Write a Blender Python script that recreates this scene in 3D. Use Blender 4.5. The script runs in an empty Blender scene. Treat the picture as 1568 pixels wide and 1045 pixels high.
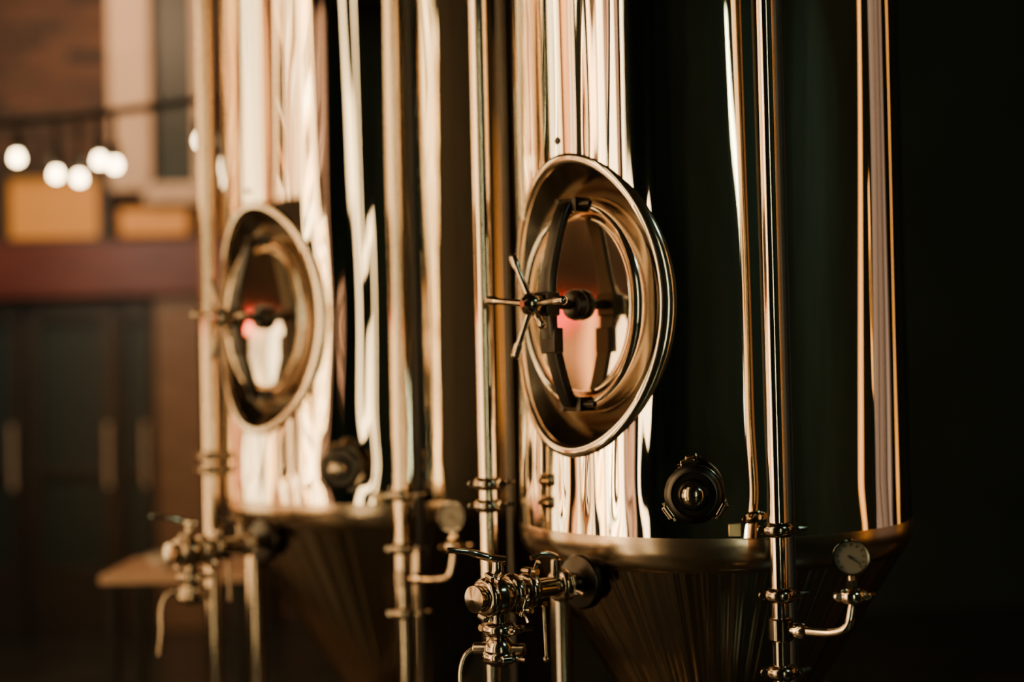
import bpy, math, random
from mathutils import Vector, Matrix
random.seed(4)
S = bpy.context.scene
COL = S.collection

# ------------------------------------------------------------------ materials
def new_mat(name):
    m = bpy.data.materials.new(name); m.use_nodes = True
    nt = m.node_tree
    return m, nt, nt.nodes["Principled BSDF"]

def steel(name, col=(0.80, 0.74, 0.68), rough=0.08, var=0.05, scale=(3, 3, 0.6), streak=0.0):
    m, nt, b = new_mat(name)
    b.inputs["Base Color"].default_value = (*col, 1)
    b.inputs["Metallic"].default_value = 1
    tc = nt.nodes.new("ShaderNodeTexCoord"); mp = nt.nodes.new("ShaderNodeMapping")
    mp.inputs["Scale"].default_value = scale
    n = nt.nodes.new("ShaderNodeTexNoise"); n.inputs["Scale"].default_value = 9; n.inputs["Detail"].default_value = 5
    r = nt.nodes.new("ShaderNodeMapRange")
    r.inputs["To Min"].default_value = rough; r.inputs["To Max"].default_value = rough + var
    nt.links.new(tc.outputs["Object"], mp.inputs[0]); nt.links.new(mp.outputs[0], n.inputs["Vector"])
    nt.links.new(n.outputs["Fac"], r.inputs["Value"]); nt.links.new(r.outputs[0], b.inputs["Roughness"])
    if streak > 0:   # grinding marks running down the slope
        g = nt.nodes.new("ShaderNodeTexGradient"); g.gradient_type = 'RADIAL'
        nt.links.new(tc.outputs["Object"], g.inputs[0])
        n2 = nt.nodes.new("ShaderNodeTexNoise"); n2.noise_dimensions = '1D'; n2.inputs["Scale"].default_value = 90; n2.inputs["Detail"].default_value = 2
        nt.links.new(g.outputs["Fac"], n2.inputs["W"])
        bp = nt.nodes.new("ShaderNodeBump"); bp.inputs["Strength"].default_value = streak; bp.inputs["Distance"].default_value = 0.02
        nt.links.new(n2.outputs["Fac"], bp.inputs["Height"]); nt.links.new(bp.outputs[0], b.inputs["Normal"])
    return m

def paint(name, col, rough=0.6, col2=None, scale=6.0, bump=0.0, spec=0.3):
    m, nt, b = new_mat(name)
    tc = nt.nodes.new("ShaderNodeTexCoord")
    n = nt.nodes.new("ShaderNodeTexNoise"); n.inputs["Scale"].default_value = scale; n.inputs["Detail"].default_value = 6
    cr = nt.nodes.new("ShaderNodeValToRGB")
    c2 = col2 or tuple(c * 0.65 for c in col)
    cr.color_ramp.elements[0].color = (*c2, 1); cr.color_ramp.elements[0].position = 0.3
    cr.color_ramp.elements[1].color = (*col, 1); cr.color_ramp.elements[1].position = 0.7
    nt.links.new(tc.outputs["Object"], n.inputs["Vector"]); nt.links.new(n.outputs["Fac"], cr.inputs[0])
    nt.links.new(cr.outputs[0], b.inputs["Base Color"])
    b.inputs["Roughness"].default_value = rough
    b.inputs["Specular IOR Level"].default_value = spec
    if bump:
        bp = nt.nodes.new("ShaderNodeBump"); bp.inputs["Strength"].default_value = bump
        nt.links.new(n.outputs["Fac"], bp.inputs["Height"]); nt.links.new(bp.outputs[0], b.inputs["Normal"])
    return m

def emis(name, col, strength):
    m, nt, b = new_mat(name)
    b.inputs["Base Color"].default_value = (*[c * 0.5 for c in col], 1)
    b.inputs["Emission Color"].default_value = (*col, 1)
    b.inputs["Emission Strength"].default_value = strength
    return m

def brick_mat(name):
    m, nt, b = new_mat(name)
    tc = nt.nodes.new("ShaderNodeTexCoord"); sp = nt.nodes.new("ShaderNodeSeparateXYZ"); cb = nt.nodes.new("ShaderNodeCombineXYZ")
    nt.links.new(tc.outputs["Object"], sp.inputs[0])
    nt.links.new(sp.outputs[0], cb.inputs[0]); nt.links.new(sp.outputs[2], cb.inputs[1])
    br = nt.nodes.new("ShaderNodeTexBrick"); br.inputs["Scale"].default_value = 1.0
    br.inputs["Color1"].default_value = (0.12, 0.056, 0.036, 1); br.inputs["Color2"].default_value = (0.030, 0.021, 0.018, 1)
    br.inputs["Mortar"].default_value = (0.08, 0.06, 0.045, 1)
    br.inputs["Brick Width"].default_value = 0.26; br.inputs["Row Height"].default_value = 0.095
    br.inputs["Mortar Size"].default_value = 0.008
    nt.links.new(cb.outputs[0], br.inputs["Vector"])
    nt.links.new(br.outputs["Color"], b.inputs["Base Color"])
    bp = nt.nodes.new("ShaderNodeBump"); bp.inputs["Strength"].default_value = 0.6; bp.invert = True
    nt.links.new(br.outputs["Fac"], bp.inputs["Height"]); nt.links.new(bp.outputs[0], b.inputs["Normal"])
    b.inputs["Roughness"].default_value = 0.85
    return m

def wood(name, c1, c2, rough=0.45):
    m, nt, b = new_mat(name)
    tc = nt.nodes.new("ShaderNodeTexCoord"); mp = nt.nodes.new("ShaderNodeMapping"); mp.inputs["Scale"].default_value = (2, 18, 18)
    n = nt.nodes.new("ShaderNodeTexNoise"); n.inputs["Scale"].default_value = 2; n.inputs["Detail"].default_value = 7
    cr = nt.nodes.new("ShaderNodeValToRGB")
    cr.color_ramp.elements[0].color = (*c1, 1); cr.color_ramp.elements[1].color = (*c2, 1)
    cr.color_ramp.elements[0].position = 0.35; cr.color_ramp.elements[1].position = 0.65
    nt.links.new(tc.outputs["Object"], mp.inputs[0]); nt.links.new(mp.outputs[0], n.inputs["Vector"])
    nt.links.new(n.outputs["Fac"], cr.inputs[0]); nt.links.new(cr.outputs[0], b.inputs["Base Color"])
    b.inputs["Roughness"].default_value = rough
    return m

def streak_glow(name, axis, stops, scale, strength, seed=0.0):
    """back-lit hanging fabric: folds running vertically, glowing warm"""
    m, nt, b = new_mat(name)
    tc = nt.nodes.new("ShaderNodeTexCoord"); sp = nt.nodes.new("ShaderNodeSeparateXYZ")
    nt.links.new(tc.outputs["Object"], sp.inputs[0])
    ml = nt.nodes.new("ShaderNodeMath"); ml.operation = 'MULTIPLY_ADD'
    ml.inputs[1].default_value = scale; ml.inputs[2].default_value = seed
    nt.links.new(sp.outputs[axis], ml.inputs[0])
    n = nt.nodes.new("ShaderNodeTexNoise"); n.noise_dimensions = '1D'
    n.inputs["Scale"].default_value = 1; n.inputs["Detail"].default_value = 2.5; n.inputs["Roughness"].default_value = 0.7
    nt.links.new(ml.outputs[0], n.inputs["W"])
    cr = nt.nodes.new("ShaderNodeValToRGB")
    el = cr.color_ramp.elements
    el[0].position, el[0].color = stops[0][0], (*stops[0][1], 1)
    el[1].position, el[1].color = stops[-1][0], (*stops[-1][1], 1)
    for p, c in stops[1:-1]:
        e = el.new(p); e.color = (*c, 1)
    nt.links.new(n.outputs["Fac"], cr.inputs[0])
    nt.links.new(cr.outputs[0], b.inputs["Emission Color"])
    b.inputs["Base Color"].default_value = (0.15, 0.08, 0.05, 1)
    b.inputs["Emission Strength"].default_value = strength
    b.inputs["Roughness"].default_value = 0.9
    return m

M = {}
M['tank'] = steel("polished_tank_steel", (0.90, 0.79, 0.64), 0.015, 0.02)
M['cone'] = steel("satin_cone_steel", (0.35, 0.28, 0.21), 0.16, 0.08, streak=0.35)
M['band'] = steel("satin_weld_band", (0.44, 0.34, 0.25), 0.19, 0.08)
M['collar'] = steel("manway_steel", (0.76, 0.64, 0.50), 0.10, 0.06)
M['recess'] = steel("manway_recess_steel", (0.14, 0.115, 0.09), 0.16, 0.08)  # dark reflection in the recess is put into this steel colour
M['door'] = steel("door_mirror_steel", (0.84, 0.73, 0.60), 0.045, 0.05)
M['pipe'] = steel("pipe_steel", (0.70, 0.56, 0.42), 0.08, 0.05)
M['fit'] = steel("fitting_steel", (0.36, 0.29, 0.22), 0.11, 0.08)
M['dark'] = steel("dark_cast_steel", (0.055, 0.05, 0.045), 0.26, 0.1)
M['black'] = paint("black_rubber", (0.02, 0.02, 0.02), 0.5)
M['dial'] = paint("gauge_dial", (0.30, 0.265, 0.21), 0.5, (0.24, 0.21, 0.165))
M['dial2'] = paint("gauge_dial_aged", (0.15, 0.135, 0.11), 0.5, (0.11, 0.10, 0.08))  # second dial in a darker colour
M['ink'] = paint("dial_ink", (0.01, 0.01, 0.01), 0.6)
M['brass'] = steel("brass_tag", (0.55, 0.40, 0.22), 0.3, 0.1)
M['brick'] = brick_mat("old_brick")
M['teal'] = paint("dark_teal_plaster", (0.020, 0.034, 0.030), 0.8, (0.012, 0.022, 0.019), 1.5)
M['ceil'] = paint("dark_ceiling", (0.016, 0.018, 0.016), 0.9)
M['floor'] = paint("polished_concrete", (0.034, 0.033, 0.027), 0.25, (0.016, 0.018, 0.016), 2.0, 0.02, 0.5)
M['redwood'] = wood("red_brown_timber", (0.10, 0.022, 0.018), (0.16, 0.038, 0.028))
M['railwood'] = wood("transom_rail_timber", (0.055, 0.026, 0.018), (0.085, 0.042, 0.030))  # for the board added to darken the door mirrors
M['panelwood'] = wood("brown_door_panel", (0.17, 0.095, 0.055), (0.24, 0.14, 0.085))
M['frame'] = wood("brown_frame", (0.028, 0.021, 0.017), (0.048, 0.035, 0.028))
M['cream'] = paint("cream_paint", (0.72, 0.52, 0.37), 0.5, (0.62, 0.44, 0.31))
M['table'] = wood("table_oak", (0.44, 0.27, 0.17), (0.60, 0.38, 0.24))
M['white'] = paint("white_ceramic", (0.75, 0.66, 0.56), 0.25)
M['iron'] = paint("black_iron", (0.012, 0.012, 0.012), 0.45)
M['bulb'] = emis("warm_bulb", (1.0, 0.72, 0.38), 32)
M['amber'] = emis("amber_glass", (1.0, 0.38, 0.06), 0.36)
M['neon'] = emis("red_neon", (1.0, 0.015, 0.015), 12)
M['lamp'] = emis("paper_lamp_shade", (1.0, 0.74, 0.38), 7)  # glow of the added streak columns
def glassm():
    m, nt, b = new_mat("dark_door_glass")
    b.inputs["Base Color"].default_value = (0.026, 0.036, 0.032, 1)
    b.inputs["Roughness"].default_value = 0.45; b.inputs["Specular IOR Level"].default_value = 0.4
    return m
M['glass'] = glassm()

# ------------------------------------------------------------------ geometry helpers
class G:
    def __init__(s): s.v = []; s.f = []
    def add(s, vs, fs):
        o = len(s.v); s.v += [tuple(v) for v in vs]; s.f += [tuple(i + o for i in f) for f in fs]
    def lathe(s, prof, org=(0, 0, 0), axis=(0, 0, 1), seg=32, sx=1.0, sy=1.0):
        ax = Vector(axis).normalized()
        t = Vector((0, 0, 1)) if abs(ax.z) < 0.9 else Vector((1, 0, 0))
        e1 = t.cross(ax).normalized(); e2 = ax.cross(e1)
        org = Vector(org); vs = []; fs = []
        for (r, h) in prof:
            for i in range(seg):
                a = 2 * math.pi * i / seg
                vs.append(org + ax * h + e1 * (r * math.cos(a) * sx) + e2 * (r * math.sin(a) * sy))
        n = len(prof)
        for j in range(n - 1):
            for i in range(seg):
                k = (i + 1) % seg
                fs.append((j * seg + i, j * seg + k, (j + 1) * seg + k, (j + 1) * seg + i))
        if prof[0][0] > 1e-5: fs.append(tuple(reversed(range(seg))))
        if prof[-1][0] > 1e-5: fs.append(tuple((n - 1) * seg + i for i in range(seg)))
        s.add(vs, fs)
    def cyl(s, p0, p1, r0, r1=None, seg=20, bev=0.0):
        r1 = r0 if r1 is None else r1
        p0 = Vector(p0); p1 = Vector(p1); L = (p1 - p0).length
        if bev > 0:
            pr = [(r0 - bev, 0), (r0, bev), (r1, L - bev), (r1 - bev, L)]
        else: pr = [(r0, 0), (r1, L)]
        s.lathe(pr, p0, p1 - p0, seg)
    def tube(s, pts, r, seg=14, close=False):
        P = [Vector(p) for p in pts]; n = len(P)
        rr = r if isinstance(r, (list, tuple)) else [r] * n
        vs = []; fs = []; up = None
        for i in range(n):
            if close: t = (P[(i + 1) % n] - P[i - 1])
            elif i == 0: t = P[1] - P[0]
            elif i == n - 1: t = P[-1] - P[-2]
            else: t = P[i + 1] - P[i - 1]
            t.normalize()
            if up is None:
                up = Vector((0, 0, 1)) if abs(t.z) < 0.8 else Vector((1, 0, 0))
            e1 = (up - t * up.dot(t)).normalized(); up = e1
            e2 = t.cross(e1)
            for k in range(seg):
                a = 2 * math.pi * k / seg
                vs.append(P[i] + e1 * rr[i] * math.cos(a) + e2 * rr[i] * math.sin(a))
        m = n if close else n - 1
        for i in range(m):
            j = (i + 1) % n
            for k in range(seg):
                l = (k + 1) % seg
                fs.append((i * seg + k, i * seg + l, j * seg + l, j * seg + k))
        if not close:
            fs.append(tuple(reversed(range(seg)))); fs.append(tuple((n - 1) * seg + k for k in range(seg)))
        s.add(vs, fs)
    def box(s, c, d, rot=None):
        c = Vector(c); R = rot or Matrix.Identity(3)
        vs = []
        for x in (-1, 1):
            for y in (-1, 1):
                for z in (-1, 1):
                    vs.append(c + R @ Vector((x * d[0] / 2, y * d[1] / 2, z * d[2] / 2)))
        s.add(vs, [(0, 1, 3, 2), (4, 6, 7, 5), (0, 4, 5, 1), (2, 3, 7, 6), (0, 2, 6, 4), (1, 5, 7, 3)])
    def ball(s, c, r, seg=16):
        n = 10
        s.lathe([(r * math.sin(math.pi * i / n) if 0 < i < n else 0.00001, -r * math.cos(math.pi * i / n)) for i in range(n + 1)], c, (0, 0, 1), seg)
    def obj(s, name, mat, parent=None, smooth=True, bevel=0.0, angle=40):
        me = bpy.data.meshes.new(name); me.from_pydata(s.v, [], s.f); me.update()
        o = bpy.data.objects.new(name, me); COL.objects.link(o)
        me.materials.append(M[mat])
        if smooth:
            me.polygons.foreach_set("use_smooth", [True] * len(me.polygons))
            try: me.set_sharp_from_angle(angle=math.radians(angle))
            except Exception: pass
        if bevel > 0:
            b = o.modifiers.new("bevel", 'BEVEL'); b.width = bevel; b.segments = 2; b.limit_method = 'ANGLE'
        if parent: o.parent = parent
        return o

def empty(name, loc=(0, 0, 0), rz=0.0):
    e = bpy.data.objects.new(name, None); COL.objects.link(e)
    e.location = loc; e.rotation_euler = (0, 0, rz); e.empty_display_size = 0.2
    return e

def box_obj(name, c, d, mat, parent=None, bevel=0.0):
    g = G(); g.box((0, 0, 0), d); o = g.obj(name, mat, parent, smooth=False, bevel=bevel); o.location = c
    return o

def spline(pts, n=8):
    P = [Vector(p) for p in pts]; out = []
    Q = [P[0] * 2 - P[1]] + P + [P[-1] * 2 - P[-2]]
    for i in range(1, len(Q) - 2):
        for k in range(n):
            t = k / n
            a, b, c, d = Q[i - 1], Q[i], Q[i + 1], Q[i + 2]
            out.append(0.5 * ((2 * b) + (c - a) * t + (2 * a - 5 * b + 4 * c - d) * t * t + (3 * b - a - 3 * c + d) * t ** 3))
    out.append(P[-1]); return out

def clamp(g, c, axis, r, side, wing=True):
    """tri-clamp ferrule: two-lobed ring with hinge and wing nut"""
    ax = Vector(axis).normalized(); c = Vector(c); sd = Vector(side).normalized()
    g.lathe([(r, -0.016), (r + 0.008, -0.014), (r + 0.014, -0.006), (r + 0.014, 0.006), (r + 0.008, 0.014), (r, 0.016)], c, ax, 28)
    o = ax.cross(sd)
    for s in (1, -1):
        q = c + sd * s * (r + 0.018)
        g.cyl(q - o * 0.012, q + o * 0.012, 0.009, seg=12, bev=0.002)
    q = c + sd * (r + 0.018)
    g.cyl(q - o * 0.02, q + o * 0.03, 0.0035, seg=8)
    if wing:
        w = q + o * 0.026
        g.cyl(w - o * 0.006, w + o * 0.006, 0.008, seg=12)
        for s in (1, -1):
            g.tube([w + sd * s * 0.004, w + sd * s * 0.014 + o * 0.003, w + sd * s * 0.024 + o * 0.01], [0.006, 0.005, 0.006], 8)

# ------------------------------------------------------------------ tank
ZR = 1.18
def build_tank(name, loc, R, psi, zm, port_t, port_z, leg_az, seed, t0, smooth_from):
    e = empty(name, (loc[0], loc[1], 0), -math.radians(psi))
    a, b = 0.25, 0.347
    NT, dz, ztop = 900, 0.02, 3.95
    nz = int((ztop - (ZR + 0.02)) / dz)
    ph = seed * 1.7
    def disp(t, z):
        # roller marks are stronger on the side towards the weld seam
        k = (t - smooth_from) / 0.25
        wgt = 1.0 - 0.85 * min(1, max(0, k)) if t < 2.0 else 0.6
        d = 0.0016 * math.sin(3 * t + 1.3 * z + ph) + 0.0008 * math.sin(8 * t + 2.4 * z + 2 * ph)
        d += wgt * (0.00050 * math.sin(21 * t + 1.7 * math.sin(1.9 * z + ph)) + 0.00034 * math.sin(43 * t + 1.9 * math.sin(1.7 * z)))
        d += wgt * 0.00021 * math.sin(77 * t + 2.4 * math.sin(1.4 * z + 1) + ph)
        d -= 0.006 * (min(z, 3.0) - 1.4) * math.sin(4 * (t - t0))
        if math.cos(t) > 0:
            u = R * math.sin(t); v = z - zm
            rho = math.sqrt((u / a) ** 2 + (v / b) ** 2) + 1e-6
            d -= 0.010 * math.exp(-max(0, rho - 1) / 0.38) * (u / a) ** 2 / max(rho, 0.6) ** 2
        du = R * (t - port_t); dv = z - port_z
        d -= 0.009 * math.exp(-(du * du + dv * dv) / 0.10 ** 2)
        return d
    vs = []; fs = []
    for j in range(nz + 1):
        z = ZR + 0.02 + j * (ztop - ZR - 0.02) / nz
        fade = min(1, (z - ZR - 0.02) / 0.10)
        for i in range(NT):
            t = -math.pi + 2 * math.pi * i / NT
            r = R + disp(t, z) * fade
            vs.append((r * math.sin(t), -r * math.cos(t), z))
    for j in range(nz):
        zc = ZR + 0.02 + (j + 0.5) * (ztop - ZR - 0.02) / nz
        for i in range(NT):
            t = -math.pi + 2 * math.pi * (i + 0.5) / NT
            if math.cos(t) > 0 and (R * math.sin(t) / a) ** 2 + ((zc - zm) / b) ** 2 < 1.0: continue
            k = (i + 1) % NT
            fs.append((j * NT + i, j * NT + k, (j + 1) * NT + k, (j + 1) * NT + i))
    g = G(); g.add(vs, fs); g.obj("shell", 'tank', e, angle=80)
    # domed top and vent
    g = G()
    g.lathe([(R, ztop), (R * 0.97, ztop + 0.05), (R * 0.85, ztop + 0.12), (R * 0.55, ztop + 0.2), (R * 0.15, ztop + 0.23), (0.05, ztop + 0.235), (0.05, ztop + 0.30), (0.001, ztop + 0.30)], seg=96)
    g.obj("domed_top", 'tank', e)
    # knuckle band
    g = G()
    g.lathe([(R - 0.012, ZR + 0.024), (R, ZR + 0.021), (R + 0.0015, ZR + 0.014), (R, ZR - 0.01), (R - 0.004, ZR - 0.03), (R - 0.012, ZR - 0.047), (R - 0.022, ZR - 0.060), (R - 0.03, ZR - 0.066)], seg=160)
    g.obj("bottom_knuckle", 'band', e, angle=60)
    # cone
    g = G(); zb = ZR - 0.045 - (R - 0.07) / 0.61
    pr = [(R - 0.018, ZR - 0.052)]
    for k in range(1, 20):
        f = k / 20; pr.append(((R - 0.018) * (1 - f) + 0.05 * f, (ZR - 0.052) * (1 - f) + zb * f))
    pr += [(0.05, zb), (0.04, zb - 0.1)]
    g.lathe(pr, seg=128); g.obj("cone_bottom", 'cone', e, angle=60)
    g = G()
    g.cyl((0, 0, zb - 0.1), (0, 0, zb - 0.13), 0.06, seg=32, bev=0.006)
    g.cyl((0, 0, zb - 0.13), (0, 0, zb - 0.20), 0.035, seg=24)
    g.obj("drain_ferrule", 'fit', e)
    # legs
    for n, az in enumerate(leg_az):
        t = math.radians(psi - az)  # local angle
        rl = R - 0.085
        x, y = rl * math.sin(t), -rl * math.cos(t)
        g = G(); g.cyl((x, y, 0.03), (x, y, ZR - 0.12), 0.028, seg=24)
        g.lathe([(0.06, 0.0), (0.06, 0.012), (0.03, 0.03), (0.028, 0.08)], (x, y, 0), seg=24)
        g.obj("leg_%d" % (n + 1), 'pipe', e)
    # manway collar: saddle lip, sloping recess, raised neck ring
    def Sf(u): return math.sqrt(R * R - u * u)
    pl = R - 0.070
    rings = [(a * 1.07, b * 1.05, 's', -0.016), (a * 1.065, b * 1.047, 's', -0.002), (a * 1.045, b * 1.033, 's', 0.006), (a * 1.01, b * 1.007, 's', 0.009),
             (a * 0.97, b * 0.978, 's', 0.007), (a * 0.955, b * 0.968, 's', 0.001), (a * 0.945, b * 0.960, 's', -0.006),
             (0.207, 0.258, 'p', -0.014), (0.204, 0.255, 'p', -0.008), (0.2025, 0.254, 'p', 0.012),
             (0.200, 0.251, 'p', 0.028), (0.195, 0.246, 'p', 0.038), (0.189, 0.239, 'p', 0.042), (0.183, 0.231, 'p', 0.039), (0.178, 0.225, 'p', 0.032),
             (0.175, 0.221, 'p', 0.014), (0.172, 0.217, 'p', 0.008), (0.169, 0.214, 'p', 0.014), (0.168, 0.212, 'p', 0.028), (0.164, 0.208, 'p', 0.033), (0.158, 0.201, 'p', 0.033)]
    seg = 128
    def ring_mesh(rs, nm, mat, ang):
        vs = []; fs = []
        for (ra, rb, kind, w) in rs:
            for i in range(seg):
                q = 2 * math.pi * i / seg; u = ra * math.cos(q); v = rb * math.sin(q)
                ww = Sf(min(abs(u), 0.99 * R)) + w if kind == 's' else pl + w
                vs.append((u, -ww, zm + v))
        for j in range(len(rs) - 1):
            for i in range(seg):
                k = (i + 1) % seg
                fs.append((j * seg + i, (j + 1) * seg + i, (j + 1) * seg + k, j * seg + k))
        g = G(); g.add(vs, fs); g.obj(nm, mat, e, angle=ang)
    ring_mesh(rings[:7], "manway_collar", 'collar', 60)
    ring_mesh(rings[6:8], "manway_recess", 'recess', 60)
    ring_mesh(rings[7:], "manway_neck_ring", 'collar', 42)
    # manway door
    vs = []; fs = []; NR = 24
    for j in range(NR + 1):
        f = j / NR
        for i in range(seg):
            q = 2 * math.pi * i / seg; u = 0.161 * f * math.cos(q); v = 0.204 * f * math.sin(q)
            ww = pl + 0.034 + 0.0010 * (1 - f * f) + 0.0003 * math.sin(30 * u) + 0.0004 * math.sin(26 * v + 9 * u)
            vs.append((u, -ww, zm + v))
    for j in range(NR):
        for i in range(seg):
            k = (i + 1) % seg
            fs.append((j * seg + i, j * seg + k, (j + 1) * seg + k, (j + 1) * seg + i))
    g = G(); g.add(vs, fs); g.obj("manway_door", 'door', e, angle=80)
    # yoke arm
    def W(u, v, w): return Vector((u, -(w), zm + v))
    g = G()
    arc = spline([Vector((0.0, v, w)) for v, w in [(0.244, R - 0.030), (0.232, R + 0.005), (0.15, R + 0.040), (0.0, R + 0.072), (-0.15, R + 0.040), (-0.232, R + 0.005), (-0.244, R - 0.030)]], 8)
    vs = []; fs = []
    for i, p in enumerate(arc):
        v, w = p.y, p.z
        hw = 0.021 + 0.008 * math.exp(-(v / 0.05) ** 2)
        q = arc[min(i + 1, len(arc) - 1)] - arc[max(i - 1, 0)]
        nv, nw = -q.z, q.y; L = math.hypot(nv, nw); nv /= L; nw /= L
        if nw < 0: nv, nw = -nv, -nw
        for du, dn in ((-hw, -0.009), (hw, -0.009), (hw, 0.006), (hw * 0.7, 0.011), (-hw * 0.7, 0.011), (-hw, 0.006)):
            vs.append(W(du, v + nv * dn, w + nw * dn))
    for i in range(len(arc) - 1):
        for k in range(6):
            l = (k + 1) % 6
            fs.append((i * 6 + k, i * 6 + l, (i + 1) * 6 + l, (i + 1) * 6 + k))
    fs += [tuple(range(5, -1, -1)), tuple((len(arc) - 1) * 6 + k for k in range(6))]
    g.add(vs, fs)
    for s in (1, -1):   # hinge brackets and pins at both ends
        g.box(W(0.028, 0.236 * s, R - 0.022), (0.014, 0.05, 0.034)); g.box(W(-0.028, 0.236 * s, R - 0.022), (0.014, 0.05, 0.034))
        g.cyl(W(-0.045, 0.236 * s, R - 0.012), W(0.070, 0.236 * s, R - 0.012), 0.008, seg=14, bev=0.002)
    g.obj("yoke_arm", 'dark', e, bevel=0.0015)
    # screw + hub + boss
    g = G()
    g.cyl(W(0, 0, pl + 0.035), W(0, 0, R + 0.135), 0.012, seg=18)
    g.lathe([(0.034, 0), (0.038, 0.010), (0.034, 0.026), (0.018, 0.034)], W(0, 0, pl + 0.034), (0, -1, 0), 28)
    g.box(W(0, 0, R + 0.076), (0.062, 0.04, 0.056))
    g.box(W(0.0, -0.085, R + 0.056), (0.05, 0.03, 0.06))
    g.obj("clamp_screw", 'dark', e, bevel=0.003)
    g = G(); h = W(0, 0, R + 0.118)
    g.lathe([(0.014, -0.024), (0.024, -0.018), (0.028, 0), (0.024, 0.016), (0.015, 0.024), (0.008, 0.03)], h, (0, -1, 0), 28)
    for ang, L in ((174, 0.150), (118, 0.125), (243, 0.130), (2, 0.105), (305, 0.06)):
        q = math.radians(ang); d = Vector((math.cos(q), 0, math.sin(q)))
        g.tube([h + d * 0.01, h + d * (L - 0.03), h + d * (L - 0.025), h + d * L], [0.0085, 0.0075, 0.0105, 0.011], 14)
        g.ball(h + d * L, 0.0112, 12)
    g.obj("star_handle", 'fit', e)
    # side port with clamp
    g = G(); d = Vector((math.sin(port_t), -math.cos(port_t), 0)); o = d * (R - 0.018) + Vector((0, 0, port_z))
    g.lathe([(0.050, 0.0), (0.050, 0.035), (0.062, 0.042), (0.066, 0.050), (0.066, 0.066), (0.058, 0.074), (0.050, 0.076), (0.048, 0.070), (0.036, 0.070), (0.034, 0.088), (0.029, 0.094), (0.001, 0.096)], o, d, 40)
    sd = Vector((0, 0, 1)).cross(d).normalized()
    g.obj("port_ferrule", 'dark', e)
    g = G()
    for q in (100, 215, 330):
        qq = math.radians(q); k = sd * math.cos(qq) + Vector((0, 0, 1)) * math.sin(qq); c = o + k * 0.068 + d * 0.058
        tq = d.cross(k)
        g.cyl(c - tq * 0.016, c + tq * 0.016, 0.011, seg=14, bev=0.002)
        g.cyl(c - tq * 0.024, c + tq * 0.024, 0.004, seg=10)
    g.lathe([(0.022, 0.095), (0.024, 0.10), (0.018, 0.106), (0.001, 0.108)], o, d, 24)
    g.tube([o + k2 for k2 in [d * 0.062 + (sd * math.cos(x) + Vector((0, 0, 1)) * math.sin(x)) * 0.062 for x in [math.radians(v) for v in range(-60, 140, 10)]]], 0.005, 8)
    g.obj("port_clamp_nuts", 'fit', e)
    g = G(); g.cyl(W(-0.02, b + 0.045, R - 0.02), W(-0.02, b + 0.045, R + 0.008), 0.009, seg=14, bev=0.002); g.obj("lifting_stud", 'dark', e)
    tt = port_t + 0.17
    g = G(); g.box((math.sin(tt) * (R + 0.004), -math.cos(tt) * (R + 0.004), ZR + 0.04), (0.028, 0.010, 0.03), Matrix.Rotation(tt, 3, 'Z')); g.obj("level_tag", 'brass', e, bevel=0.002)
    return e

P1, P2 = 43.5, 48.5
T1 = build_tank("fermentation_tank", (-0.393, 4.784), 0.574, P1, 1.765, math.radians(P1 - 11), 1.31, (68, -12, 200), 1.0, math.radians(34), math.radians(54))
T2 = build_tank("fermentation_tank", (0.51, 3.70), 0.50, P2, 1.742, math.radians(P2 - 12), 1.305, (75, -130, 195), 2.3, math.radians(30), math.radians(28))

# ------------------------------------------------------------------ vertical pipes
def pipe(name, x, y, r, clamps, braces=None):
    e = empty(name, (x, y, 0))
    g = G(); g.cyl((0, 0, 0.02), (0, 0, 4.46), r, seg=32)
    g.lathe([(0.06, 0.0), (0.06, 0.01), (r + 0.004, 0.02), (r, 0.05)], (0, 0, 0), seg=28)
    g.obj("riser", 'pipe', e)
    g = G()
    for z in clamps: clamp(g, (0, 0, z), (0, 0, 1), r, (1, -0.15, 0))
    g.obj("pipe_clamps", 'fit', e)
    if braces:
        g = G()
        for z, tx, ty in braces:
            g.cyl((0, 0, z), (tx - x, ty - y, z), 0.006, seg=10)
            g.lathe([(r, -0.012), (r + 0.004, -0.01), (r + 0.004, 0.01), (r, 0.012)], (0, 0, z), (0, 0, 1), 24)
        g.obj("standoff_brackets", 'fit', e)
    return e
pipe("process_pipe", 0.562, 3.06, 0.0185, (1.235, 1.095, 0.93), [(2.95, 0.56, 3.21)])
pipe("process_pipe", -0.325, 4.08, 0.0235, (1.237, 1.084, 0.90), [(3.0, -0.33, 4.22)])
pipe("process_pipe", -0.068, 3.52, 0.0215, (1.256, 1.31), [(2.9, 0.03, 3.56)])
pipe("process_pipe", -0.985, 4.62, 0.0235, (1.285, 1.33), [(2.9, -0.93, 4.64)])
e = empty("electrical_conduit", (0.602, 3.13, 0))
g = G(); g.cyl((0, 0, 0.0), (0, 0, 4.46), 0.010, seg=16); g.obj("conduit", 'black', e)
e = empty("electrical_conduit", (-0.275, 4.13, 0))
g = G(); g.cyl((0, 0, 0.0), (0, 0, 4.46), 0.012, seg=16); g.obj("conduit", 'black', e)
# dark panel added between the tanks to block their mutual reflections
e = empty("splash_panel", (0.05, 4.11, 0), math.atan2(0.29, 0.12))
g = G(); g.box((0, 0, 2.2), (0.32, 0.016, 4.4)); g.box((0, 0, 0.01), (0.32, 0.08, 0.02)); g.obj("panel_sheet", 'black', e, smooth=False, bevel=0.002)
g = G(); g.cyl((-0.16, 0, 0), (-0.16, 0, 4.4), 0.014, seg=14); g.cyl((0.16, 0, 0), (0.16, 0, 4.4), 0.014, seg=14); g.obj("panel_posts", 'dark', e)

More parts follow.
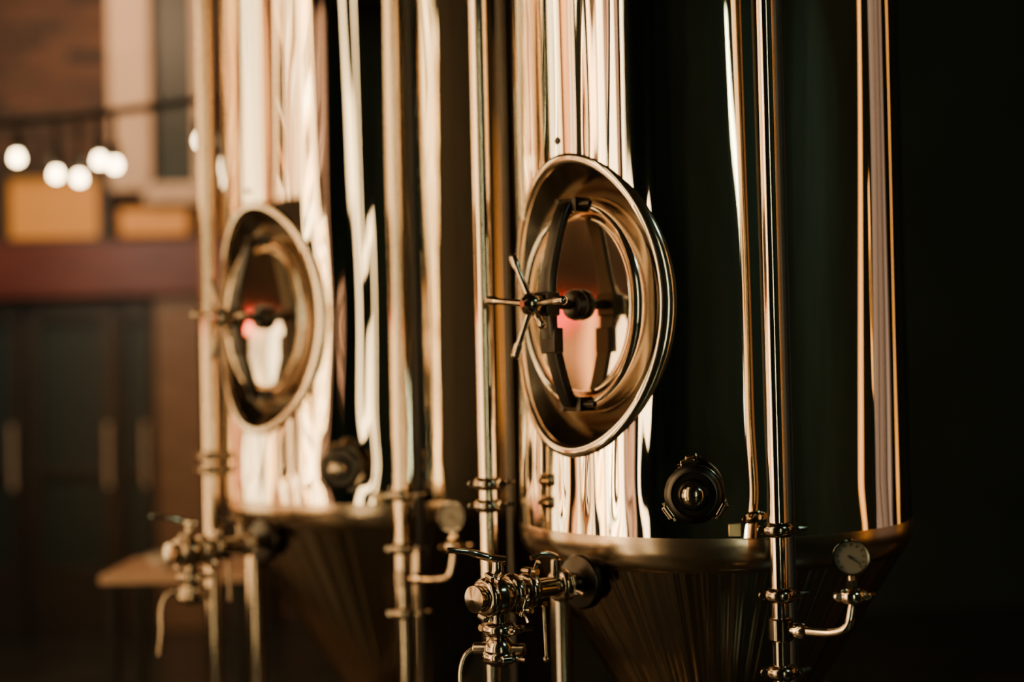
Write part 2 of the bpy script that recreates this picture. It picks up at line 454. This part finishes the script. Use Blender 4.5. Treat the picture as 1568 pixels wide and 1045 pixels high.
# ------------------------------------------------------------------ pressure gauges
def gauge(name, px, py, gx, gy, zg, zt, r, dial):
    """px,py pipe axis; gauge centre gx,gy,zg ; take-off height zt"""
    e = empty(name, (gx, gy, zg))
    f = Vector((-0.22, -1, 0.03)).normalized()
    g = G()
    g.lathe([(r * 0.6, -0.022), (r * 0.95, -0.018), (r, -0.010), (r, 0.010), (r * 1.05, 0.012), (r * 1.05, 0.019), (r * 0.95, 0.021), (r * 0.88, 0.013)], (0, 0, 0), f, 48)
    g.obj("gauge_case", 'dark', e)
    g = G(); g.lathe([(r * 1.055, 0.012), (r * 1.075, 0.016), (r * 1.03, 0.022), (r * 0.93, 0.0225), (r * 0.90, 0.016)], (0, 0, 0), f, 48); g.obj("bezel", 'fit', e)
    g = G(); g.lathe([(r * 0.9, 0.016), (0.0001, 0.0165)], (0, 0, 0), f, 48); g.obj("dial_face", dial, e)
    g = G()
    sx = Vector((0, 0, 1)).cross(f).normalized(); sx = -sx; up = f.cross(sx); up = up if up.z > 0 else -up
    for k in range(11):
        q = math.radians(225 - 27 * k); d = sx * math.cos(q) + up * math.sin(q)
        g.tube([f * 0.018 + d * r * 0.66, f * 0.018 + d * r * 0.82], 0.0010, 6)
    q = math.radians(215); d = sx * math.cos(q) + up * math.sin(q)
    g.tube([f * 0.019 - d * r * 0.2, f * 0.019 + d * r * 0.7], [0.0018, 0.0008], 6)
    g.ball(f * 0.019, 0.003, 8)
    g.obj("needle_and_ticks", 'ink', e)
    g = G(); zt = zt - zg; px -= gx; py -= gy
    g.cyl((0, 0, -r), (0, 0, -r - 0.035), 0.007, seg=12)
    g.lathe([(0.011, -0.012), (0.013, -0.008), (0.013, 0.004), (0.010, 0.010)], (0, 0, -r - 0.022), (0, 0, 1), 6)
    clamp(g, (0, 0, -r - 0.046), (0, 0, 1), 0.012, (1, 0, 0))
    pts = spline([(0, 0, -r - 0.05), (0, 0, -r - 0.068), (-0.012, 0.0, zt + 0.018), (-0.045, py * 0.3, zt + 0.002), (px * 0.75, py * 0.75, zt), (px, py, zt)], 8)
    g.tube(pts, 0.0095, 14)
    g.lathe([(0.016, -0.012), (0.018, 0), (0.016, 0.012)], Vector((px, py, zt)) * 0.72 + Vector((0, 0, zt * 0.28)), Vector((px, py, 0)), 20)
    g.obj("siphon_elbow", 'pipe', e)
    g = G(); g.cyl((px, py, zt - 0.025), (px, py, zt + 0.025), 0.026, seg=24, bev=0.004); g.obj("tee_collar", 'fit', e)
    return e
gauge("pressure_gauge", 0.562, 3.06, 0.695, 2.97, 1.186, 1.022, 0.036, 'dial2')
gauge("pressure_gauge", -0.325, 4.08, -0.177, 4.0, 1.182, 1.000, 0.040, 'dial')

# ------------------------------------------------------------------ racking valves
def valve(name, cx, cy, R, psi, z):
    """local -Y is outward from the tank; origin on the cone surface"""
    ps = math.radians(psi); s0 = R - 0.055
    e = empty(name, (cx - math.sin(ps) * s0, cy - math.cos(ps) * s0, z), -ps)
    def Y(s, x=0, zz=0): return Vector((x, -s, zz))
    g = G()
    g.lathe([(0.045, -0.06), (0.05, 0.02), (0.062, 0.028), (0.066, 0.036), (0.066, 0.05), (0.060, 0.058), (0.030, 0.064)], Y(0), (0, -1, 0), 36)
    g.obj("outlet_flange", 'dark', e)
    g = G()
    g.cyl(Y(0.05), Y(0.30), 0.0225, seg=28)
    clamp(g, Y(0.115), (0, 1, 0), 0.026, (1, 0, 0.3))
    clamp(g, Y(0.22), (0, 1, 0), 0.026, (0, 0, 1))
    clamp(g, Y(0.27), (0, 1, 0), 0.030, (1, 0, -0.4))
    clamp(g, Y(0.345), (0, 1, 0), 0.030, (0.3, 0, 1))
    g.obj("outlet_pipe", 'fit', e)
    g = G()   # valve body
    g.lathe([(0.022, 0.27), (0.036, 0.285), (0.044, 0.30), (0.044, 0.325), (0.036, 0.34), (0.026, 0.36), (0.030, 0.372), (0.030, 0.385), (0.001, 0.39)], Y(0), (0, -1, 0), 36)
    g.cyl(Y(0.312, 0, 0.03), Y(0.312, 0, 0.075), 0.016, 0.012, seg=20)
    g.cyl(Y(0.312, 0, -0.03), Y(0.312, 0, -0.10), 0.020, seg=22)
    g.cyl(Y(0.13, 0, 0.02), Y(0.13, 0, 0.06), 0.012, seg=16)
    g.obj("valve_body", 'fit', e)
    g = G()   # polished lever
    g.tube(spline([Y(0.30, 0.015, 0.078), Y(0.325, -0.01, 0.084), Y(0.37, -0.03, 0.100), Y(0.415, -0.05, 0.108)], 6), [0.010] * 6 + [0.009] * 6 + [0.007] * 6 + [0.006], 12)
    g.tube(spline([Y(0.125, 0.0, 0.056), Y(0.14, 0.01, 0.070), Y(0.17, 0.0, 0.078), Y(0.20, -0.01, 0.070)], 6), 0.006, 10)
    g.obj("lever_handle", 'pipe', e)
    g = G()   # lower tee
    clamp(g, Y(0.312, 0, -0.075), (0, 0, 1), 0.024, (1, 0.2, 0))
    clamp(g, Y(0.312, 0, -0.135), (0, 0, 1), 0.026, (1, -0.4, 0))
    g.lathe([(0.022, -0.155), (0.034, -0.14), (0.034, -0.11), (0.022, -0.095)], Y(0.312), (0, 0, 1), 28)
    g.cyl(Y(0.28, 0.05, -0.12), Y(0.345, -0.05, -0.12), 0.015, seg=18, bev=0.003)
    g.obj("sample_tee", 'fit', e)
    g = G()
    g.tube(spline([Y(0.33, -0.035, -0.115), Y(0.36, -0.055, -0.13), Y(0.375, -0.06, -0.17), Y(0.38, -0.055, -0.24), Y(0.385, -0.06, -0.30)], 8), 0.0065, 12)
    g.tube([Y(0.20, 0.03, -0.03), Y(0.20, 0.035, -0.15), Y(0.20, 0.035, -0.155)], [0.004, 0.004, 0.007], 10)
    g.ball(Y(0.20, 0.035, -0.155), 0.008)
    g.box(Y(0.20, 0.02, -0.03), (0.03, 0.014, 0.012))
    g.obj("drain_lever", 'fit', e)
    return e
valve("racking_valve", -0.393, 4.784, 0.574, 42.5, 1.080)
valve("racking_valve", 0.51, 3.70, 0.50, 47.0, 1.088)

# ------------------------------------------------------------------ room shell
XL, XR, YB, YF, H = -3.6, 5.0, -3.0, 9.0, 4.5
box_obj("floor", ((XL + XR) / 2, (YB + YF) / 2, -0.05), (XR - XL + 0.4, YF - YB + 0.4, 0.1), 'floor')
box_obj("ceiling", ((XL + XR) / 2, (YB + YF) / 2, H + 0.05), (XR - XL + 0.4, YF - YB + 0.4, 0.1), 'ceil')
box_obj("wall_right", (XR + 0.1, 3, H / 2), (0.2, 12.4, H), 'teal')
box_obj("wall_rear", (0.7, YB - 0.1, H / 2), (8.6, 0.2, H), 'teal')
box_obj("wall_left", (XL - 0.1, 3, H / 2), (0.2, 12.4, H), 'teal')
box_obj("wall_far", (3.3, YF + 0.1, H / 2), (9.0, 0.2, H), 'teal')
box_obj("wall_brick", (-2.4, YF + 0.1, H / 2), (2.4, 0.2, H), 'brick')
for n, y in enumerate((-1.5, 1.2, 6.9)):
    box_obj("trim_%d" % (n + 1), (0.7, y, H - 0.11), (8.5, 0.18, 0.22), 'iron')

# unseen glowing windows, added for the streaks reflected in the tanks
D = (0.004, 0.003, 0.002); O = (0.60, 0.19, 0.035); P = (0.50, 0.21, 0.09); C = (1.0, 0.48, 0.12); Wt = (1.0, 0.82, 0.46)
st_a = [(0.40, D), (0.43, O), (0.455, D), (0.475, P), (0.495, D), (0.515, C), (0.55, Wt), (0.60, D)]
st_b = [(0.36, D), (0.40, P), (0.425, D), (0.445, C), (0.48, Wt), (0.53, Wt), (0.56, D), (0.60, C)]
M['cur1'] = streak_glow("curtain_glow_a", 1, st_a, 6.0, 11.0, 0.0)
M['cur2'] = streak_glow("curtain_glow_b", 1, st_b, 6.5, 17.0, 31.0)
M['cur3'] = streak_glow("curtain_glow_c", 1, st_b, 6.5, 8.0, 57.0)
M['cur4'] = streak_glow("curtain_glow_d", 1, [(0.4, D), (0.44, (0.7, 0.12, 0.06)), (0.47, D), (0.50, P), (0.53, D), (0.56, C)], 5.5, 6.0, 83.0)
M['cur5'] = streak_glow("curtain_glow_dusky", 1, [(0.40, D), (0.46, (0.7, 0.34, 0.18)), (0.50, D), (0.54, (0.9, 0.5, 0.26)), (0.60, D)], 9.0, 4.0, 5.0)
M['curR'] = streak_glow("curtain_glow_grey", 1, [(0.40, D), (0.44, (0.35, 0.22, 0.15)), (0.50, D), (0.53, (0.55, 0.36, 0.25)), (0.60, (0.7, 0.5, 0.36))], 7.0, 1.0, 12.0)
M['win_cool'] = emis("frosted_glass_glow", (0.95, 1.0, 0.62), 20)  # glow of the added rear slit
M['win_amber'] = emis("amber_window_glow", (1.0, 0.42, 0.08), 2.6)  # glow of the added right-hand slits
def streak_window_side(n, y0, y1, mat, z0=0.45, z1=3.85, mull=3, side=-1):
    X = XL + 0.03 if side < 0 else XR - 0.03
    k0 = -side
    e = empty("window_%d" % n, (X, (y0 + y1) / 2, (z0 + z1) / 2))
    w, h = y1 - y0, z1 - z0
    NF = max(6, int(w * 60)); g = G(); vs = []; fs = []
    for i in range(NF + 1):
        y = -w / 2 + w * i / NF; x = k0 * (0.02 + 0.012 * math.sin(y * 38) + 0.006 * math.sin(y * 91))
        vs += [(x, y, -h / 2), (x, y, h / 2)]
    for i in range(NF): fs.append((2 * i, 2 * i + 2, 2 * i + 3, 2 * i + 1))
    g.add(vs, fs); g.obj("curtain", mat, e)
    g = G()
    for s in (-1, 1):
        g.box((k0 * 0.05, s * (w / 2 + 0.03), 0), (0.10, 0.06, h + 0.12)); g.box((k0 * 0.05, 0, s * (h / 2 + 0.03)), (0.10, w, 0.06))
    for k in range(1, mull): g.box((k0 * 0.06, -w / 2 + w * k / mull, 0), (0.05, 0.055, h))
    g.obj("frame", 'frame', e, smooth=False)
streak_window_side(1, 0.95, 2.25, 'cur2', mull=5)
streak_window_side(2, 2.50, 3.75, 'cur1', mull=5)
streak_window_side(3, 4.00, 5.50, 'cur3', mull=6)
streak_window_side(4, 5.80, 7.30, 'cur4', mull=5)
streak_window_side(12, 0.22, 0.72, 'cur5', mull=2)
streak_window_side(5, 2.95, 3.20, 'win_amber', mull=1, side=1)  # right side: added glows for thin streaks on the right tank's edge
streak_window_side(6, 3.85, 5.20, 'curR', mull=3, side=1)
streak_window_side(7, 5.85, 6.10, 'win_amber', mull=1, side=1)
# timber board added to darken the door mirrors, red neon tubes under it
box_obj("trim_6", (XL + 0.14, 3.85, 2.12), (0.08, 3.7, 0.54), 'railwood', bevel=0.01)
e = empty("neon_sign", (XL + 0.21, 3.9, 1.83))
g = G()
for c, L in ((-0.25, 0.60), (0.85, 0.30)):
    g.tube(spline([Vector((0, c - L / 2 + L * k / 6, 0.02 * (1 if k % 2 else -1))) for k in range(7)], 6), 0.014, 10)
g.obj("neon_tube", 'neon', e)
g = G(); g.box((-0.02, 0, 0.02), (0.014, 2.1, 0.03)); g.obj("mounting_rail", 'iron', e, smooth=False)
# glowing slit added in the unseen rear wall for one reflected line
e = empty("window_8", (1.57, YB + 0.03, 2.2))
g = G(); g.box((0, 0, 0), (0.14, 0.03, 3.6)); g.obj("frosted_pane", 'win_cool', e, smooth=False)
g = G()
for s in (-1, 1):
    g.box((s * 0.10, 0.02, 0), (0.06, 0.08, 3.72)); g.box((0, 0.02, s * 1.83), (0.14, 0.08, 0.06))
g.obj("frame", 'frame', e, smooth=False)

# tall glowing columns added just out of view for streaks on the tanks
def streak_lamp(x, y, r, h):
    e = empty("floor_lamp", (x, y, 0))
    g = G(); g.lathe([(r * 1.3, 0), (r * 1.3, 0.03), (r * 0.3, 0.05), (r * 0.3, 0.3)], seg=32); g.lathe([(r * 1.04, h), (r * 1.04, h + 0.03), (0.01, h + 0.035)], seg=32)
    g.obj("lamp_base", 'iron', e)
    g = G(); pr = []
    for k in range(41):
        pr.append((r * (1 - 0.03 * (k % 2)), 0.3 + (h - 0.3) * k / 40))
    g.lathe(pr, seg=28); g.obj("paper_shade", 'lamp', e)
streak_lamp(-0.94, 2.02, 0.050, 3.5)
streak_lamp(-1.14, 2.45, 0.065, 3.5)

# ------------------------------------------------------------------ far wall: bar front with doors, transoms, window
e = empty("window_9", (-2.36, YF - 0.02, 3.35))
g = G(); g.box((0.0, -0.04, 0.35), (0.26, 0.14, 1.9)); g.box((0.28, -0.04, -0.62), (0.40, 0.14, 0.12)); g.box((0.44, -0.04, 0.35), (0.08, 0.14, 1.9))
g.obj("frame", 'cream', e, smooth=False, bevel=0.01)
g = G(); g.box((0.27, 0, 0.35), (0.28, 0.03, 1.8)); g.obj("pane", 'glass', e, smooth=False)
e = empty("window_10", (-2.86, YF - 0.02, 2.66))
g = G(); g.box((0, -0.02, 0), (0.56, 0.03, 0.38)); g.obj("amber_pane", 'amber', e, smooth=False)
g = G()
for s in (-1, 1): g.box((s * 0.31, -0.04, 0), (0.06, 0.08, 0.5)); g.box((0, -0.04, s * 0.22), (0.56, 0.08, 0.06))
g.obj("frame", 'frame', e, smooth=False)
e = empty("window_11", (-2.24, YF - 0.02, 2.56))
g = G(); g.box((0, -0.02, 0), (0.42, 0.03, 0.16)); g.obj("amber_pane", 'amber', e, smooth=False)
box_obj("trim_4", (-2.55, YF - 0.09, 2.26), (2.1, 0.18, 0.34), 'redwood', bevel=0.01)
def door(n, x, w, h=2.06):
    e = empty("door_%d" % n, (x, YF - 0.05, 0))
    st = min(0.10, w * 0.18)
    g = G()
    for s in (-1, 1): g.box((s * (w / 2 - st / 2), 0, h / 2), (st, 0.07, h))
    g.box((0, 0, h - 0.06), (w - 2 * st, 0.07, 0.12)); g.box((0, 0, 0.2), (w - 2 * st, 0.07, 0.4)); g.box((0, 0, 1.0), (w - 2 * st, 0.06, 0.05))
    g.obj("leaf_frame", 'frame', e, smooth=False, bevel=0.005)
    g = G(); g.box((0, 0.01, h / 2), (w - 2 * st, 0.02, h - 0.2)); g.obj("leaf_glass", 'glass', e, smooth=False)
    g = G(); g.cyl((w / 2 - 0.05, -0.08, 0.9), (w / 2 - 0.05, -0.08, 1.3), 0.012, seg=12); g.cyl((w / 2 - 0.05, -0.08, 0.92), (w / 2 - 0.05, 0, 0.92), 0.008, seg=8); g.cyl((w / 2 - 0.05, -0.08, 1.28), (w / 2 - 0.05, 0, 1.28), 0.008, seg=8)
    g.obj("pull_handle", 'cream', e)
door(1, -3.28, 0.40); door(2, -2.77, 0.58); door(3, -2.36, 0.22)
box_obj("trim_5", (-2.08, YF - 0.06, 1.04), (0.30, 0.12, 2.08), 'panelwood', bevel=0.01)
box_obj("trim_7", (-1.72, YF - 0.06, 1.04), (0.34, 0.12, 2.08), 'frame', bevel=0.01)

# bar table
e = empty("bar_table", (-1.29, 5.60, 0))
g = G(); g.box((0, 0, 0.83), (0.56, 0.50, 0.035)); g.obj("table_top", 'table', e, smooth=False, bevel=0.006)
g = G()
for sx in (-1, 1):
    for sy in (-1, 1): g.box((sx * 0.24, sy * 0.20, 0.406), (0.03, 0.03, 0.812))
g.obj("table_legs", 'iron', e, smooth=False, bevel=0.003)
e = empty("serving_bowl", (-1.36, 5.50, 0.848))
g = G(); g.lathe([(0.03, 0), (0.034, 0.006), (0.06, 0.025), (0.075, 0.055), (0.07, 0.053), (0.055, 0.025), (0.001, 0.01)], seg=32); g.obj("bowl", 'white', e)

# string lights
e = empty("string_lights", (0, 6.5, 0))
bul = [(-2.248, 2.61), (-2.07, 2.53), (-1.964, 2.51), (-1.87, 2.59), (-1.80, 2.567), (-1.40, 2.67), (-2.62, 2.58), (-3.0, 2.66)]
def cz(x): return 2.77 + 0.05 * (x + 2.3) ** 2 + 0.06 * (x + 2.3) * 0.8
x0 = -3.35
g = G(); g.tube([(x0, 0, 4.49), (x0, 0, cz(x0) + 0.02)] + [(x, 0, cz(x)) for x in [x0 + 0.02 + k * 0.08 for k in range(40)] if x < -0.47] + [(-0.47, 0, cz(-0.47))], 0.020, 8)
for x, z in bul:
    g.cyl((x, 0, cz(x)), (x, 0, z + 0.075), 0.012, seg=8)
    g.lathe([(0.012, 0.10), (0.028, 0.085), (0.028, 0.028), (0.017, 0.022)], (x, 0, z), (0, 0, 1), 16)
g.obj("cable_and_sockets", 'iron', e)
g = G()
for x, z in bul:
    g.lathe([(0.012, 0.028), (0.019, 0.015), (0.026, -0.004), (0.025, -0.018), (0.017, -0.030), (0.001, -0.035)], (x, 0, z), (0, 0, 1), 18)
g.obj("bulbs", 'bulb', e)
e = empty("support_column", (-0.40, 6.5, 0))
g = G(); g.box((0, 0, H / 2), (0.14, 0.02, H)); g.box((0, 0.07, H / 2), (0.14, 0.012, H)); g.box((0, 0.035, H / 2), (0.012, 0.07, H)); g.obj("steel_post", 'iron', e, smooth=False)

# ------------------------------------------------------------------ lights
def area(name, loc, tgt, size, energy, col):
    l = bpy.data.lights.new(name, 'AREA'); l.energy = energy; l.color = col; l.size = size
    o = bpy.data.objects.new(name, l); COL.objects.link(o); o.location = loc
    o.rotation_euler = (Vector(tgt) - Vector(loc)).to_track_quat('-Z', 'Y').to_euler()
area("cool_ceiling_light", (3.4, 0.5, 4.3), (2.2, -1.5, 0.5), 1.0, 60, (0.55, 1.0, 0.82))  # added fill, lifts the dark steel reflections towards teal
area("cool_wall_light", (3.4, 6.0, 4.3), (3.0, 9.0, 1.0), 0.8, 3, (0.40, 1.0, 0.88))  # added fill for the dark far wall
area("warm_bar_light", (-2.6, 7.4, 4.2), (-2.6, 8.9, 2.7), 0.6, 48, (1.0, 0.62, 0.36))  # added fill, brightens the brick and cream frame
area("door_light", (-2.6, 7.2, 2.6), (-2.6, 9.0, 0.8), 0.4, 9, (0.95, 1.0, 0.78))  # added fill aimed at the doors

w = bpy.data.worlds.new("World"); S.world = w; w.use_nodes = True
w.node_tree.nodes["Background"].inputs[0].default_value = (0.02, 0.05, 0.045, 1)
w.node_tree.nodes["Background"].inputs[1].default_value = 0.5

# ------------------------------------------------------------------ camera
cd = bpy.data.cameras.new("camera"); cam = bpy.data.objects.new("camera", cd); COL.objects.link(cam)
cd.lens = 50; cd.sensor_width = 36; cd.clip_start = 0.05
cam.matrix_world = Matrix.Translation((0, 0, 1.6)) @ Matrix.Rotation(math.radians(91.0), 4, 'X') @ Matrix.Rotation(math.radians(-1.3), 4, 'Z')
cd.dof.use_dof = True; cd.dof.focus_distance = 3.12; cd.dof.aperture_fstop = 0.72
S.camera = cam
